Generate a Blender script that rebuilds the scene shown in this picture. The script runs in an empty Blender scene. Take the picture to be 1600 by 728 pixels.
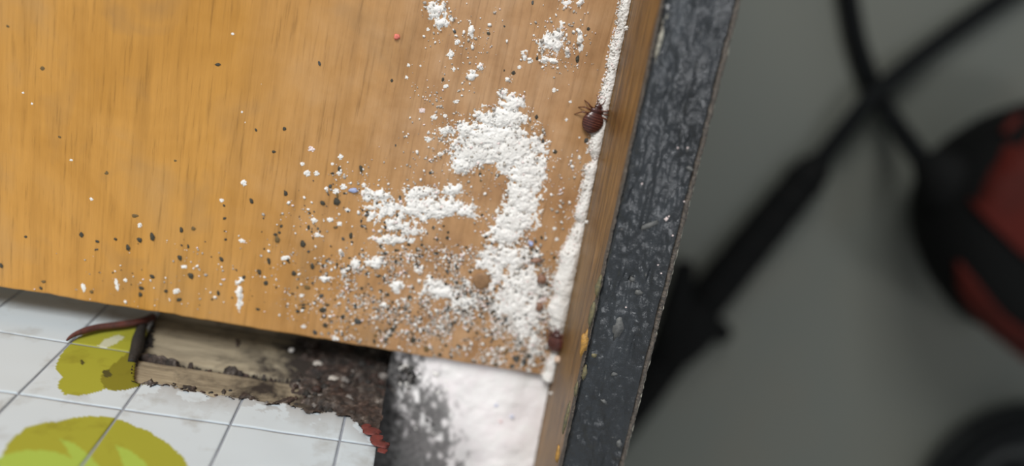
import bpy, bmesh, math, random
import numpy as np
from mathutils import Matrix, Vector, noise as mnoise

random.seed(7)
rng = np.random.default_rng(11)
S = bpy.context.scene
C = S.collection

# ------------------------------------------------------------------ camera
F = 1155.0; CX, CY = 800.0, 364.0
H = 0.13                      # lens height over the bed board
R = np.array([[0.97067819, -0.18698491, -0.15106457],
              [0.2262411, 0.92300347, 0.31125483],
              [0.08123316, -0.33630528, 0.938243]])
cam_d = bpy.data.cameras.new('camera'); cam = bpy.data.objects.new('camera', cam_d); C.objects.link(cam)
cam_d.sensor_width = 36; cam_d.lens = 36 * F / 1600
cam_d.clip_start = 0.002; cam_d.clip_end = 20
M4 = Matrix([list(R[i]) + [0] for i in range(3)] + [[0, 0, 0, 1]])
cam.matrix_world = Matrix.Translation((0, 0, H)) @ M4
cam_d.dof.use_dof = True; cam_d.dof.focus_distance = 0.1260; cam_d.dof.aperture_fstop = 5.6
S.camera = cam

# ------------------------------------------------------------------ light
w = bpy.data.worlds.new('world'); S.world = w; w.use_nodes = True
w.node_tree.nodes['Background'].inputs[0].default_value = (0.90, 0.95, 1.0, 1)
w.node_tree.nodes['Background'].inputs[1].default_value = 0.36
ld = bpy.data.lights.new('window_light', 'AREA'); ld.shape = 'RECTANGLE'; ld.size = 0.7; ld.size_y = 0.6
ld.energy = 24; ld.color = (1.0, 0.985, 0.96)
lo = bpy.data.objects.new('window_light', ld); C.objects.link(lo)
lo.location = (-0.58, 1.20, 0.95)
lo.rotation_euler = (Vector((0, 0, 0)) - Vector(lo.location)).to_track_quat('-Z', 'Y').to_euler()
cl_d = bpy.data.lights.new('rail_sheen_lamp', 'AREA'); cl_d.shape = 'DISK'; cl_d.size = 0.50; cl_d.energy = 8.0; cl_d.color = (0.97, 0.98, 1.0)  # added unseen lamp, placed so the rail top mirrors it as sheen
cl_o = bpy.data.objects.new('rail_sheen_lamp', cl_d); C.objects.link(cl_o); cl_o.location = (0.80, 0.0, 2.3)
cl_o.rotation_euler = (-Vector(cl_o.location)).to_track_quat('-Z', 'Y').to_euler()
S.view_settings.view_transform = 'Standard'; S.view_settings.look = 'None'
S.view_settings.exposure = 0.16; S.view_settings.gamma = 1.0; S.view_settings.use_curve_mapping = False

# ------------------------------------------------------------------ measuring
def ray(px, py):
    return R @ np.array([(px - CX) / F, -(py - CY) / F, -1.0])
def onz(px, py, z=0.0):
    d = ray(px, py); t = (z - H) / d[2]; return Vector((d[0] * t, d[1] * t, z))
def ony(px, py, y):
    d = ray(px, py); t = y / d[1]; return Vector((d[0] * t, y, H + d[2] * t))
def topx(x, y, z):
    c = np.stack([x, y, z - H * np.ones_like(x)], -1) @ R
    return CX + F * c[..., 0] / -c[..., 2], CY - F * c[..., 1] / -c[..., 2]
def srgb(r, g, b, a=1.0):
    f = lambda c: (c / 255) / 12.92 if c <= 10 else (((c / 255) + .055) / 1.055) ** 2.4
    return (f(r), f(g), f(b), a)

_perm = rng.random((256, 256))
def vnoise(x, y, off=0):
    x = np.asarray(x, float) + off * 17.3; y = np.asarray(y, float) + off * 9.1
    xi = np.floor(x).astype(int); yi = np.floor(y).astype(int); fx = x - xi; fy = y - yi
    fx = fx * fx * (3 - 2 * fx); fy = fy * fy * (3 - 2 * fy)
    g = lambda i, j: _perm[i & 255, j & 255]
    a = g(xi, yi) * (1 - fx) + g(xi + 1, yi) * fx
    b = g(xi, yi + 1) * (1 - fx) + g(xi + 1, yi + 1) * fx
    return a * (1 - fy) + b * fy
def fbm(x, y, octv=4, off=0):
    s = 0; a = .5; t = 0
    for k in range(octv):
        s = s + a * vnoise(x * 2 ** k, y * 2 ** k, off + k * 3); t += a; a *= .55
    return s / t

# ------------------------------------------------------------------ materials
def nt(name):
    m = bpy.data.materials.new(name); m.use_nodes = True
    n = m.node_tree.nodes; b = n['Principled BSDF']
    return m, n, m.node_tree.links, b
def ramp(n, stops, interp='LINEAR'):
    r = n.new('ShaderNodeValToRGB'); e = r.color_ramp; e.interpolation = interp
    while len(e.elements) < len(stops): e.elements.new(.5)
    for el, (p, c) in zip(e.elements, stops): el.position = p; el.color = c
    return r
def coords(n, l, scale=(1, 1, 1), rotz=0):
    g = n.new('ShaderNodeNewGeometry'); mp = n.new('ShaderNodeMapping')
    mp.inputs['Scale'].default_value = scale; mp.inputs['Rotation'].default_value = (0, 0, rotz)
    l.new(g.outputs['Position'], mp.inputs['Vector']); return mp.outputs['Vector']
def noisen(n, l, vec, scale, detail=4, rough=.6, dist=0):
    t = n.new('ShaderNodeTexNoise'); t.inputs['Scale'].default_value = scale; t.inputs['Detail'].default_value = detail
    t.inputs['Roughness'].default_value = rough; t.inputs['Distortion'].default_value = dist
    l.new(vec, t.inputs['Vector']); return t.outputs['Fac']
def mixc(n, l, fac, a, b, mode='MIX'):
    m = n.new('ShaderNodeMix'); m.data_type = 'RGBA'; m.blend_type = mode
    for s, v in ((0, fac), (6, a), (7, b)):
        if hasattr(v, 'links'): l.new(v, m.inputs[s])
        else: m.inputs[s].default_value = v
    return m.outputs[2]
def bump(n, l, b, h, strength, dist):
    bp = n.new('ShaderNodeBump'); bp.inputs['Strength'].default_value = strength; bp.inputs['Distance'].default_value = dist
    l.new(h, bp.inputs['Height']); l.new(bp.outputs[0], b.inputs['Normal'])
def plain(name, col, rough=.7, bs=0, bscale=2000, var=None, spec=.5):
    m, n, l, b = nt(name); b.inputs['Roughness'].default_value = rough; b.inputs['Specular IOR Level'].default_value = spec
    v = coords(n, l); f = noisen(n, l, v, bscale)
    c2 = var if var else tuple(x * .7 for x in col[:3]) + (1,)
    r = ramp(n, [(.35, col), (.68, c2)]); l.new(f, r.inputs[0]); l.new(r.outputs[0], b.inputs['Base Color'])
    if bs: bump(n, l, b, f, bs, .0005)
    return m

RAIL_ANG = math.radians(-86.2 + 90)    # rail leans a little off square to the board edge

# varnished board: fine grain along the rail, orange at left, worn and paler to the right
mb, n, l, b = nt('varnished_wood')
vg = coords(n, l, (1, .045, 1), -RAIL_ANG)
g1 = noisen(n, l, vg, 1500, 5, .7); g2 = noisen(n, l, vg, 420, 3, .6)
vw = coords(n, l); big = noisen(n, l, vw, 34, 4, .6, .6); mid = noisen(n, l, vw, 130, 4, .6)
r1 = ramp(n, [(.30, srgb(187, 133, 57)), (.5, srgb(200, 146, 71)), (.72, srgb(191, 146, 84))]); l.new(big, r1.inputs[0])
r2 = ramp(n, [(.28, srgb(162, 121, 82)), (.5, srgb(182, 141, 100)), (.75, srgb(196, 158, 120))]); l.new(mid, r2.inputs[0])
sx = n.new('ShaderNodeSeparateXYZ'); l.new(vw, sx.inputs[0])
mr = n.new('ShaderNodeMapRange'); mr.inputs[1].default_value = -.036; mr.inputs[2].default_value = .004; l.new(sx.outputs[0], mr.inputs[0])
ad = n.new('ShaderNodeMath'); ad.operation = 'MULTIPLY_ADD'; l.new(big, ad.inputs[0]); ad.inputs[1].default_value = .7
sb = n.new('ShaderNodeMath'); sb.operation = 'SUBTRACT'; l.new(mr.outputs[0], sb.inputs[0]); sb.inputs[1].default_value = .35
l.new(sb.outputs[0], ad.inputs[2]); ad.use_clamp = True
c = mixc(n, l, ad.outputs[0], r1.outputs[0], r2.outputs[0])
rg = ramp(n, [(.33, (.40, .38, .35, 1)), (.44, (.88, .87, .86, 1)), (.6, (1, 1, 1, 1)), (.75, (1.06, 1.05, 1.04, 1))]); l.new(g1, rg.inputs[0])
c = mixc(n, l, .52, c, rg.outputs[0], 'MULTIPLY')
rg2 = ramp(n, [(.30, (.72, .70, .66, 1)), (.52, (1, 1, 1, 1))]); l.new(g2, rg2.inputs[0])
c = mixc(n, l, .55, c, rg2.outputs[0], 'MULTIPLY')
sm = noisen(n, l, coords(n, l, (1, .8, 1), .9), 60, 3, .55, 1.0)          # greyish smudges
rs = ramp(n, [(.56, (0, 0, 0, 1)), (.72, (1, 1, 1, 1))]); l.new(sm, rs.inputs[0])
c = mixc(n, l, rs.outputs[0], c, mixc(n, l, .35, c, srgb(140, 112, 78)))
l.new(c, b.inputs['Base Color']); b.inputs['Roughness'].default_value = .5; b.inputs['Specular IOR Level'].default_value = .35
bump(n, l, b, g1, .25, .0003)

# varnished inner face of the rail
mr_, n, l, b = nt('brown_varnish')
vg = coords(n, l, (1, .03, 1), -RAIL_ANG - math.radians(0))
g1 = noisen(n, l, vg, 900, 5, .75); vw = coords(n, l); g3 = noisen(n, l, vw, 90, 4)
r1 = ramp(n, [(.3, srgb(70, 50, 27)), (.48, srgb(124, 92, 47)), (.66, srgb(156, 118, 66))]); l.new(g1, r1.inputs[0])
r2 = ramp(n, [(.45, (1, 1, 1, 1)), (.72, srgb(200, 190, 190))]); l.new(g3, r2.inputs[0])
c = mixc(n, l, 1, r1.outputs[0], r2.outputs[0], 'MULTIPLY')
l.new(c, b.inputs['Base Color']); b.inputs['Roughness'].default_value = .45; bump(n, l, b, g1, .3, .0003)

# black gloss paint, lumpy, scuffed
mk, n, l, b = nt('black_paint')
vs = coords(n, l, (1, .22, 1), -RAIL_ANG); vw = coords(n, l)
l1 = noisen(n, l, vs, 900, 5, .65); l2 = noisen(n, l, vw, 700, 4, .6); l3 = noisen(n, l, vs, 120, 4, .7, .5)
r1 = ramp(n, [(.40, srgb(28, 31, 34)), (.58, srgb(42, 46, 50)), (.74, srgb(84, 88, 92))]); l.new(l3, r1.inputs[0])
sp = noisen(n, l, vw, 700, 5, .7); r2 = ramp(n, [(.66, (0, 0, 0, 1)), (.76, (1, 1, 1, 1))]); l.new(sp, r2.inputs[0])
c = mixc(n, l, r2.outputs[0], r1.outputs[0], srgb(120, 118, 114))
l.new(c, b.inputs['Base Color']); rr = ramp(n, [(.35, (.14,) * 3 + (1,)), (.7, (.36,) * 3 + (1,))]); l.new(l2, rr.inputs[0])
l.new(rr.outputs[0], b.inputs['Roughness']); b.inputs['Specular IOR Level'].default_value = .8
hh = n.new('ShaderNodeMath'); hh.operation = 'ADD'; l.new(l1, hh.inputs[0]); l.new(l2, hh.inputs[1])
bump(n, l, b, hh.outputs[0], .5, .0004)

m_worn = plain('worn_edge_wood', srgb(104, 94, 84), .5, .6, 2400, srgb(58, 56, 54))
m_glint = plain('painted_glint', srgb(196, 192, 176), .35, .5, 1500, srgb(70, 68, 64))  # pale colour standing for glints along the rail edges
m_chip = plain('bare_yellow_wood', srgb(188, 140, 64), .6, .4, 1500, srgb(140, 108, 60))
m_chip2 = plain('bare_olive_wood', srgb(122, 112, 78), .6, .4, 1500, srgb(84, 84, 70))
m_scuff = plain('grey_scuff', srgb(104, 104, 102), .6, .3, 1500, srgb(76, 78, 78))

# powder
def powder(name, a, bb):
    m, n, l, b = nt(name); v = coords(n, l); f = noisen(n, l, v, 2600, 3); f2 = noisen(n, l, v, 260, 3)
    r = ramp(n, [(.3, bb), (.55, a)]); l.new(f2, r.inputs[0]); l.new(r.outputs[0], b.inputs['Base Color'])
    b.inputs['Roughness'].default_value = .9; b.inputs['Specular IOR Level'].default_value = .2; bump(n, l, b, f, .6, .0003); return m
m_pow = powder('white_powder', srgb(240, 238, 234), srgb(228, 225, 220))
m_powp = powder('pinkish_powder', srgb(238, 222, 220), srgb(226, 208, 204))
m_powg = powder('greyish_powder', srgb(186, 180, 172), srgb(160, 152, 142))
m_pink = plain('salmon_fleck', srgb(232, 128, 112), .7); m_blue = plain('pale_blue_fleck', srgb(170, 184, 224), .7); m_pinkp = plain('faint_pink_fleck', srgb(240, 206, 206), .8); m_bluep = plain('faint_blue_fleck', srgb(208, 214, 236), .8)
m_drop = plain('dark_dropping', srgb(72, 66, 50), .6, .4, 3000, srgb(46, 45, 40))
m_drop2 = plain('grey_dropping', srgb(84, 84, 80), .6, .4, 3000, srgb(56, 58, 58))
m_stain = plain('dropping_stain', srgb(116, 92, 52), .6, 0, 3000, srgb(96, 78, 46))
m_tan = plain('tan_flake', srgb(150, 116, 82), .6, .2, 900, srgb(128, 96, 66))
m_skin = plain('shed_skin', srgb(150, 112, 90), .4, .3, 1800, srgb(110, 80, 66))
m_peach = plain('peach_crumb', srgb(222, 194, 172), .7, .2)
m_g1 = plain('black_grime', srgb(44, 40, 36), .7, .5, 2000, srgb(28, 26, 25))
m_g2 = plain('brown_grime', srgb(66, 46, 38), .6, .5, 2000, srgb(44, 30, 27))
m_g3 = plain('ash_grime', srgb(128, 122, 116), .7, .5, 2000, srgb(92, 88, 86))

# bug shell
def shell(name, a, bb):
    m, n, l, b = nt(name); v = coords(n, l); f = noisen(n, l, v, 1800, 3); r = ramp(n, [(.35, a), (.7, bb)])
    l.new(f, r.inputs[0]); l.new(r.outputs[0], b.inputs['Base Color']); b.inputs['Roughness'].default_value = .32
    b.inputs['Coat Weight'].default_value = .3; return m
m_bug = shell('bug_shell', srgb(74, 36, 30), srgb(52, 26, 22)); m_bugb = shell('bug_band_highlight', srgb(112, 66, 54), srgb(84, 48, 40))  # lighter second colour paints highlights as bands on the abdomen segments
m_leg = shell('bug_leg', srgb(104, 58, 36), srgb(80, 42, 28))

# plank wood behind the torn covering
mp_, n, l, b = nt('dirty_plank')
v = coords(n, l, (.12, 1, 1)); f = noisen(n, l, v, 900, 5, .7); vw = coords(n, l); d = noisen(n, l, vw, 130, 5, .7, .4)
r1 = ramp(n, [(.3, srgb(118, 108, 90)), (.6, srgb(160, 149, 126)), (.8, srgb(180, 170, 148))]); l.new(f, r1.inputs[0])
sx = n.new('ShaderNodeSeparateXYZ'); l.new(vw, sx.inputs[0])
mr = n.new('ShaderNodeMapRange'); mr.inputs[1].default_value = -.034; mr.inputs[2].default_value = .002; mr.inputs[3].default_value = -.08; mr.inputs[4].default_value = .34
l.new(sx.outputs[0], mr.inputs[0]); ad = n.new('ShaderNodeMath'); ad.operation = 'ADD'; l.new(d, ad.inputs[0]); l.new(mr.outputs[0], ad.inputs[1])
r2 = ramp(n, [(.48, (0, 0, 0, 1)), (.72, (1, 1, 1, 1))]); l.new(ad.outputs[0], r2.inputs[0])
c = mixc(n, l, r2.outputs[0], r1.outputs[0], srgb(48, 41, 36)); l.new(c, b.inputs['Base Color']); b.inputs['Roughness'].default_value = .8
bump(n, l, b, f, .5, .0004)

# printed vinyl: print colour from the mesh, faint dirt
mv, n, l, b = nt('printed_vinyl')
at = n.new('ShaderNodeVertexColor'); at.layer_name = 'print'
vw = coords(n, l); d = noisen(n, l, vw, 150, 4, .6); r = ramp(n, [(.55, (1, 1, 1, 1)), (.8, srgb(214, 206, 198))]); l.new(d, r.inputs[0])
l.new(mixc(n, l, 1, at.outputs[0], r.outputs[0], 'MULTIPLY'), b.inputs['Base Color']); b.inputs['Roughness'].default_value = .55; b.inputs['Specular IOR Level'].default_value = .3
m_joint = plain('joint_grey', srgb(150, 157, 166), .6, 0, 400, srgb(134, 140, 150))
m_red = plain('dark_red_edge', srgb(96, 50, 42), .6, .3, 900, srgb(66, 38, 34)); m_red2 = plain('red_flake', srgb(118, 50, 43), .7, .3, 900, srgb(88, 42, 38))
# dirty heap: dirt share stored on the mesh
mh, n, l, b = nt('dirty_powder')
at = n.new('ShaderNodeVertexColor'); at.layer_name = 'dirt'; vw = coords(n, l); f = noisen(n, l, vw, 900, 4, .7); f2 = noisen(n, l, vw, 260, 3)
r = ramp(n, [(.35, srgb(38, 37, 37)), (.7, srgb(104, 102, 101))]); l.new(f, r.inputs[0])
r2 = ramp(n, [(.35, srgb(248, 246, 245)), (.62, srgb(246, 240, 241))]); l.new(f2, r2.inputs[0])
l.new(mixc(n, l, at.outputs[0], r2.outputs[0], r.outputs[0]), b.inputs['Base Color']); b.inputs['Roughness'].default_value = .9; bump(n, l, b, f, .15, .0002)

# floor
mf, n, l, b = nt('grey_floor')
vw = coords(n, l); f = noisen(n, l, vw, 5, 4, .5); r = ramp(n, [(.3, srgb(97, 98, 90)), (.5, srgb(95, 98, 92)), (.7, srgb(101, 99, 90))]); l.new(f, r.inputs[0])
l.new(r.outputs[0], b.inputs['Base Color']); b.inputs['Roughness'].default_value = .55; b.inputs['Specular IOR Level'].default_value = .3
m_rub = plain('black_rubber', srgb(13, 16, 17), .8, 0, 300, srgb(10, 11, 12), .12); m_pla = plain('black_plastic', srgb(12, 13, 13), .8, 0, 300, srgb(8, 9, 9), .12)
m_redp = plain('red_plastic', srgb(70, 22, 16), .7, 0, 60, srgb(58, 20, 15), .12); m_gry = plain('dark_grey_plastic', srgb(46, 48, 48), .7, 0, 60, srgb(34, 37, 38), .15)

# ------------------------------------------------------------------ helpers
wl = {}
def obj(name, verts, faces, mats, parent=None, base=None, smooth=True, mi=None):
    """one mesh object; verts in world space; base = origin"""
    base = Vector(base) if base is not None else (wl[parent.name].copy() if parent else Vector((0, 0, 0)))
    v = np.asarray([tuple(q) for q in verts], float).reshape(-1, 3) - np.array(base)
    me = bpy.data.meshes.new(name); me.from_pydata(v.tolist(), [], faces); me.update()
    for m in (mats if isinstance(mats, (list, tuple)) else [mats]): me.materials.append(m)
    if smooth: me.polygons.foreach_set('use_smooth', [True] * len(me.polygons))
    if mi is not None: me.polygons.foreach_set('material_index', list(mi))
    o = bpy.data.objects.new(name, me); C.objects.link(o); wl[o.name] = base
    if parent: o.parent = parent; o.location = base - wl[parent.name]
    else: o.location = base
    return o
def empty(name, loc):
    o = bpy.data.objects.new(name, None); o.location = loc; o.empty_display_size = .01; C.objects.link(o); wl[o.name] = Vector(loc); return o
def tag(o, label=None, cat=None, group=None, kind=None):
    if label: o['label'] = label
    if cat: o['category'] = cat
    if group: o['group'] = group
    if kind: o['kind'] = kind
    return o
def prism(poly, z0, z1):
    k = len(poly); v = [(p[0], p[1], z0) for p in poly] + [(p[0], p[1], z1) for p in poly]
    f = [list(range(k))[::-1], list(range(k, 2 * k))] + [[i, (i + 1) % k, k + (i + 1) % k, k + i] for i in range(k)]
    return v, f
def box(x0, x1, y0, y1, z0, z1): return prism([(x0, y0), (x1, y0), (x1, y1), (x0, y1)], z0, z1)
def smoothpts(pts, k=8):
    P = [Vector(p) for p in pts]; out = []
    for i in range(len(P) - 1):
        a = P[max(i - 1, 0)]; b_ = P[i]; c_ = P[i + 1]; d_ = P[min(i + 2, len(P) - 1)]
        for j in range(k):
            t = j / k
            out.append(.5 * ((2 * b_) + (c_ - a) * t + (2 * a - 5 * b_ + 4 * c_ - d_) * t * t + (3 * b_ - a - 3 * c_ + d_) * t ** 3))
    out.append(P[-1]); return out
def tube(pts, rad, seg=10, flat=1.0, up=Vector((0, 0, 1))):
    V = []; Fc = []; n_ = len(pts)
    rads = rad if isinstance(rad, (list, tuple)) else [rad] * n_
    for i, p in enumerate(pts):
        t = (pts[min(i + 1, n_ - 1)] - pts[max(i - 1, 0)]).normalized()
        s = t.cross(up); s = s.normalized() if s.length > 1e-6 else Vector((1, 0, 0)); u = s.cross(t)
        for j in range(seg):
            a = 2 * math.pi * j / seg; V.append(p + s * math.cos(a) * rads[i] + u * math.sin(a) * rads[i] * flat)
    for i in range(n_ - 1):
        for j in range(seg): Fc.append([i * seg + j, i * seg + (j + 1) % seg, (i + 1) * seg + (j + 1) % seg, (i + 1) * seg + j])
    Fc.append(list(range(seg))[::-1]); Fc.append(list(range((n_ - 1) * seg, n_ * seg)))
    return V, Fc
def join(*parts):
    V = []; Fc = []; mi = []
    for k, (v, f) in enumerate(parts):
        o = len(V); V += list(v); Fc += [[i + o for i in q] for q in f]; mi += [k] * len(f)
    return V, Fc, mi
def gridmesh(X, Y, Z, mask=None):
    nu, nv = X.shape; V = np.stack([X, Y, Z], -1).reshape(-1, 3); idx = np.arange(nu * nv).reshape(nu, nv)
    q = np.stack([idx[:-1, :-1], idx[1:, :-1], idx[1:, 1:], idx[:-1, 1:]], -1).reshape(-1, 4)
    if mask is not None:
        mm = (mask[:-1, :-1] | mask[1:, :-1] | mask[1:, 1:] | mask[:-1, 1:]).reshape(-1); q = q[mm]
        used = np.unique(q); rm = -np.ones(len(V), int); rm[used] = np.arange(len(used)); V = V[used]; q = rm[q]
        return V, q.tolist(), used
    return V, q.tolist(), np.arange(len(V))
def ico(sub):
    bm = bmesh.new(); bmesh.ops.create_icosphere(bm, subdivisions=sub, radius=1)
    v = np.array([x.co[:] for x in bm.verts]); f = [[a.index for a in q.verts] for q in bm.faces]; bm.free(); return v, f
IC1 = ico(1); IC2 = ico(2)
GR = []
for k in range(10):
    v = IC1[0] * (1 + rng.uniform(-.35, .3, (len(IC1[0]), 1))) * rng.uniform(.75, 1.25, (1, 3)); v[:, 2] *= .8; GR.append(v)
LU = []
for k in range(10):
    v = IC2[0].copy(); q = v * 1.3 + k * 7
    v *= (1 + .55 * (np.array([mnoise.noise(Vector(a)) for a in q])))[:, None]; v *= rng.uniform(.75, 1.25, (1, 3)); LU.append(v)
def grains(pts, rad, mats_idx, var=GR, faces=IC1[1], flat=1.0):
    """one big mesh of separate little lumps"""
    fa = np.array(faces); V = []; Fc = []; o = 0; nv = len(var[0]); mi = np.repeat(np.asarray(mats_idx), len(fa))
    for p, r in zip(pts, rad):
        a = rng.uniform(0, 6.28); v = var[rng.integers(len(var))]; ca, sa = math.cos(a), math.sin(a)
        q = np.stack([v[:, 0] * ca - v[:, 1] * sa, v[:, 0] * sa + v[:, 1] * ca, v[:, 2] * flat], -1) * r + np.array(p)
        V.append(q); Fc.append(fa + o); o += nv
    return np.concatenate(V), np.concatenate(Fc).tolist(), mi
PX = 0.000117                                  # about one photo pixel on the board, in metres

# ------------------------------------------------------------------ main lines of the place
ZF = -0.30                                     # floor
YE = -0.0718                                   # board's end edge
GAP = 0.006
YV = YE - GAP                                  # face of the vinyl
YP = YV - 0.0016                               # face of the planks
XEND = 0.0036                                  # end of the headboard panel
A0 = onz(985, 0); A1 = onz(835, 728)
U = (A1 - A0).normalized(); N = Vector((-U.y, U.x, 0)); N = N if N.x > 0 else -N
B0 = onz(1037, 0, .0195); HR = .0198           # rail height over the board
dO = onz(1165, 0, HR); WR = (dO - A0).dot(N) - .0004
def rail(s, wdt, z): return A0 + U * s + N * wdt + Vector((0, 0, z))
def inner_x(y): t = (y - A0.y) / U.y; return A0.x + U.x * t

# ------------------------------------------------------------------ floor
v, f = box(-1.6, 1.8, -1.6, 1.6, ZF - .02, ZF)
tag(obj('floor', v, f, mf, smooth=False), kind='structure')
m_wall = plain('off_white_wall', srgb(206, 204, 198), .8, 0, 6, srgb(198, 196, 190))
v, f = box(-1.6, 1.8, -1.65, -1.6, ZF - .02, 2.0); tag(obj('wall_back', v, f, m_wall, smooth=False), kind='structure')
v, f = box(-1.65, -1.6, -1.6, 1.6, ZF - .02, 2.0); tag(obj('wall_left', v, f, m_wall, smooth=False), kind='structure')

# ------------------------------------------------------------------ bed frame
bed = empty('bed', (.03, -.09, ZF))
tag(bed, 'wooden bed corner with black painted side rail and tile-print headboard', 'bed')
# side rail: wooden core
S0, S1 = -.16, .19
core = [rail(S0, .0001, 0), rail(S1, .0001, 0), rail(S1, WR - .0006, 0), rail(S0, WR - .0006, 0)]
v, f = prism([p.to_tuple() for p in core], ZF, HR - .0018)
side = obj('side_rail', v, f, [mr_, mk], bed, smooth=False, mi=[0, 1, 0, 1, 1, 1])
side['label'] = 'brown varnished inner face of the side rail'
# lumpy paint on its top
ns, nw = 900, 46
s = np.linspace(S0, S1, ns)[:, None] * np.ones((1, nw)); q = np.linspace(0, 1, nw)[None, :] * np.ones((ns, 1))
wv = .0004 + q * (WR - .0012)
h = (fbm(s * 200, wv * 1000, 4, 1) - .5) * .0008 + (fbm(s * 1000, wv * 1700, 3, 5) - .5) * .00045 * (.4 + 1.6 * np.clip(fbm(s * 120, wv * 200, 2, 8) * 3 - 1.1, 0, 1))
def pit(px, py, rx, ry, d):
    p = onz(px, py, HR) - A0; ps, pw = p.dot(U), p.dot(N)
    return -d * np.exp(-((s - ps) / (rx * PX)) ** 2 - ((wv - pw) / (ry * PX)) ** 2)
h = h + pit(1098, 52, 26, 8, .0006) + pit(1060, 70, 14, 10, -.0004) + pit(1050, 80, 12, 7, .0004) + pit(1030, 140, 10, 8, -.0004) + pit(1078, 10, 14, 7, .0004) + pit(1060, 262, 30, 12, .0003)
edge = np.minimum(q / .05, (1 - q) / .04).clip(0, 1); h = h - (1 - edge ** .5) * .0006
X = A0.x + U.x * s + N.x * wv; Y = A0.y + U.y * s + N.y * wv; Z = HR - .0002 + h
X2 = np.concatenate([X[:, :1], X, X[:, -1:]], 1); Y2 = np.concatenate([Y[:, :1], Y, Y[:, -1:]], 1); Z2 = np.concatenate([np.full((ns, 1), HR - .0030), Z, np.full((ns, 1), HR - .0030)], 1)
V, Q, _ = gridmesh(X2, Y2, Z2)
pt = obj('paint_layer', V, Q, mk, side); pt['label'] = 'lumpy black gloss paint on the rail top'
def ragged_strip(name, w0, w1, z, amp, mat, seed, wob=30):
    k = 700; ss = np.linspace(S0, S1, k); a = (fbm(ss * 900, ss * 0 + seed, 4, seed) - .5) * amp; bq = (fbm(ss * 1200, ss * 0 + seed + 5, 4, seed + 2) - .5) * amp
    zz = z + (fbm(ss * 1500, ss * 0, 3, seed + 4) - .5) * .0005
    rows = []
    for wd, dz in ((w0 + a * .4, -.0012), (w0 + a, 0), ((w0 + w1) / 2 + a * .5 + bq * .5, .00012), (w1 + bq, 0), (w1 + bq * .4, -.0012)):
        rows.append(np.stack([A0.x + U.x * ss + N.x * wd, A0.y + U.y * ss + N.y * wd, zz + dz], -1))
    G = np.stack(rows, 1); V, Q, _ = gridmesh(G[..., 0], G[..., 1], G[..., 2]); return obj(name, V, Q, mat, side)
ragged_strip('worn_edge', .0001, .00042, HR - .0006, .0004, m_worn, 3)['label'] = 'thin bare wood line along the inner paint edge'
ragged_strip('worn_edge', WR - .0008, WR - .00005, HR - .0006, .0005, m_worn, 9)['label'] = 'ragged greyish outer edge of the rail'
ragged_strip('edge_glints', WR - .00012, WR + .00012, HR - .0009, .0005, m_glint, 14)['label'] = 'thin line of painted glints on the outer edge'  # pale strip paints the broken glints on the outer edge
def flake_verts(px, py, rx, ry, ang, z, th, seed, k=14):
    r_ = random.Random(seed); c0 = onz(px, py, z); a0 = math.radians(ang); P_ = []
    ex = (onz(px + 1, py, z) - c0); ey = (onz(px, py + 1, z) - c0)
    for i in range(k):
        t = 2 * math.pi * i / k; rr = r_.uniform(.65, 1.15); x = rx * rr * math.cos(t); y = ry * rr * math.sin(t)
        xx = x * math.cos(a0) - y * math.sin(a0); yy = x * math.sin(a0) + y * math.cos(a0); P_.append(c0 + ex * xx + ey * yy)
    if (P_[1] - P_[0]).cross(P_[2] - P_[0]).z < 0: P_ = P_[::-1]
    v, f = prism([p.to_tuple() for p in P_], z - th, z); 
    v.append(tuple(c0 + Vector((0, 0, th * .25)))); top = f.pop(1); ci = len(v) - 1
    for i in range(k): f.append([top[i], top[(i + 1) % k], ci])
    return v, f
for i, (px, py, rx, ry, a, m) in enumerate([(913, 537, 6, 21, 12, m_chip), (925, 492, 4, 20, 12, m_chip2), (914, 582, 4, 13, 10, m_chip2), (885, 655, 3, 26, 12, m_chip2),
        (871, 712, 4, 14, 12, m_chip), (928, 556, 5, 4, 0, m_chip2), (935, 448, 4, 18, 12, m_chip2), (900, 610, 3, 12, 10, m_chip2)]):
    v, f = flake_verts(px, py, rx, ry, a, HR + .00012, .0006, 40 + i); o = obj('paint_chip', v, f, m, side); o['label'] = 'patch of bare wood where the paint has chipped'
v, f = flake_verts(1034, 55, 4, 44, 13, HR - .0001, .0008, 66, 20); obj('bare_edge_highlight', v, f, m_glint, side)['label'] = 'painted highlight on the bare corner at the top of the rail'  # pale flake paints the highlight on the inner corner
for i, (px, py, rx, ry, a) in enumerate([(966, 512, 9, 20, 14), (998, 457, 7, 4, 20), (1016, 352, 16, 4, -25), (988, 437, 5, 4, 0), (960, 585, 5, 3, 0), (968, 694, 5, 6, 0), (944, 628, 6, 3, 30), (1078, 264, 6, 4, 30)]):
    v, f = flake_verts(px, py, rx, ry, a, HR + .0001, .0006, 70 + i); obj('scuff_mark', v, f, m_scuff, side)

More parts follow.
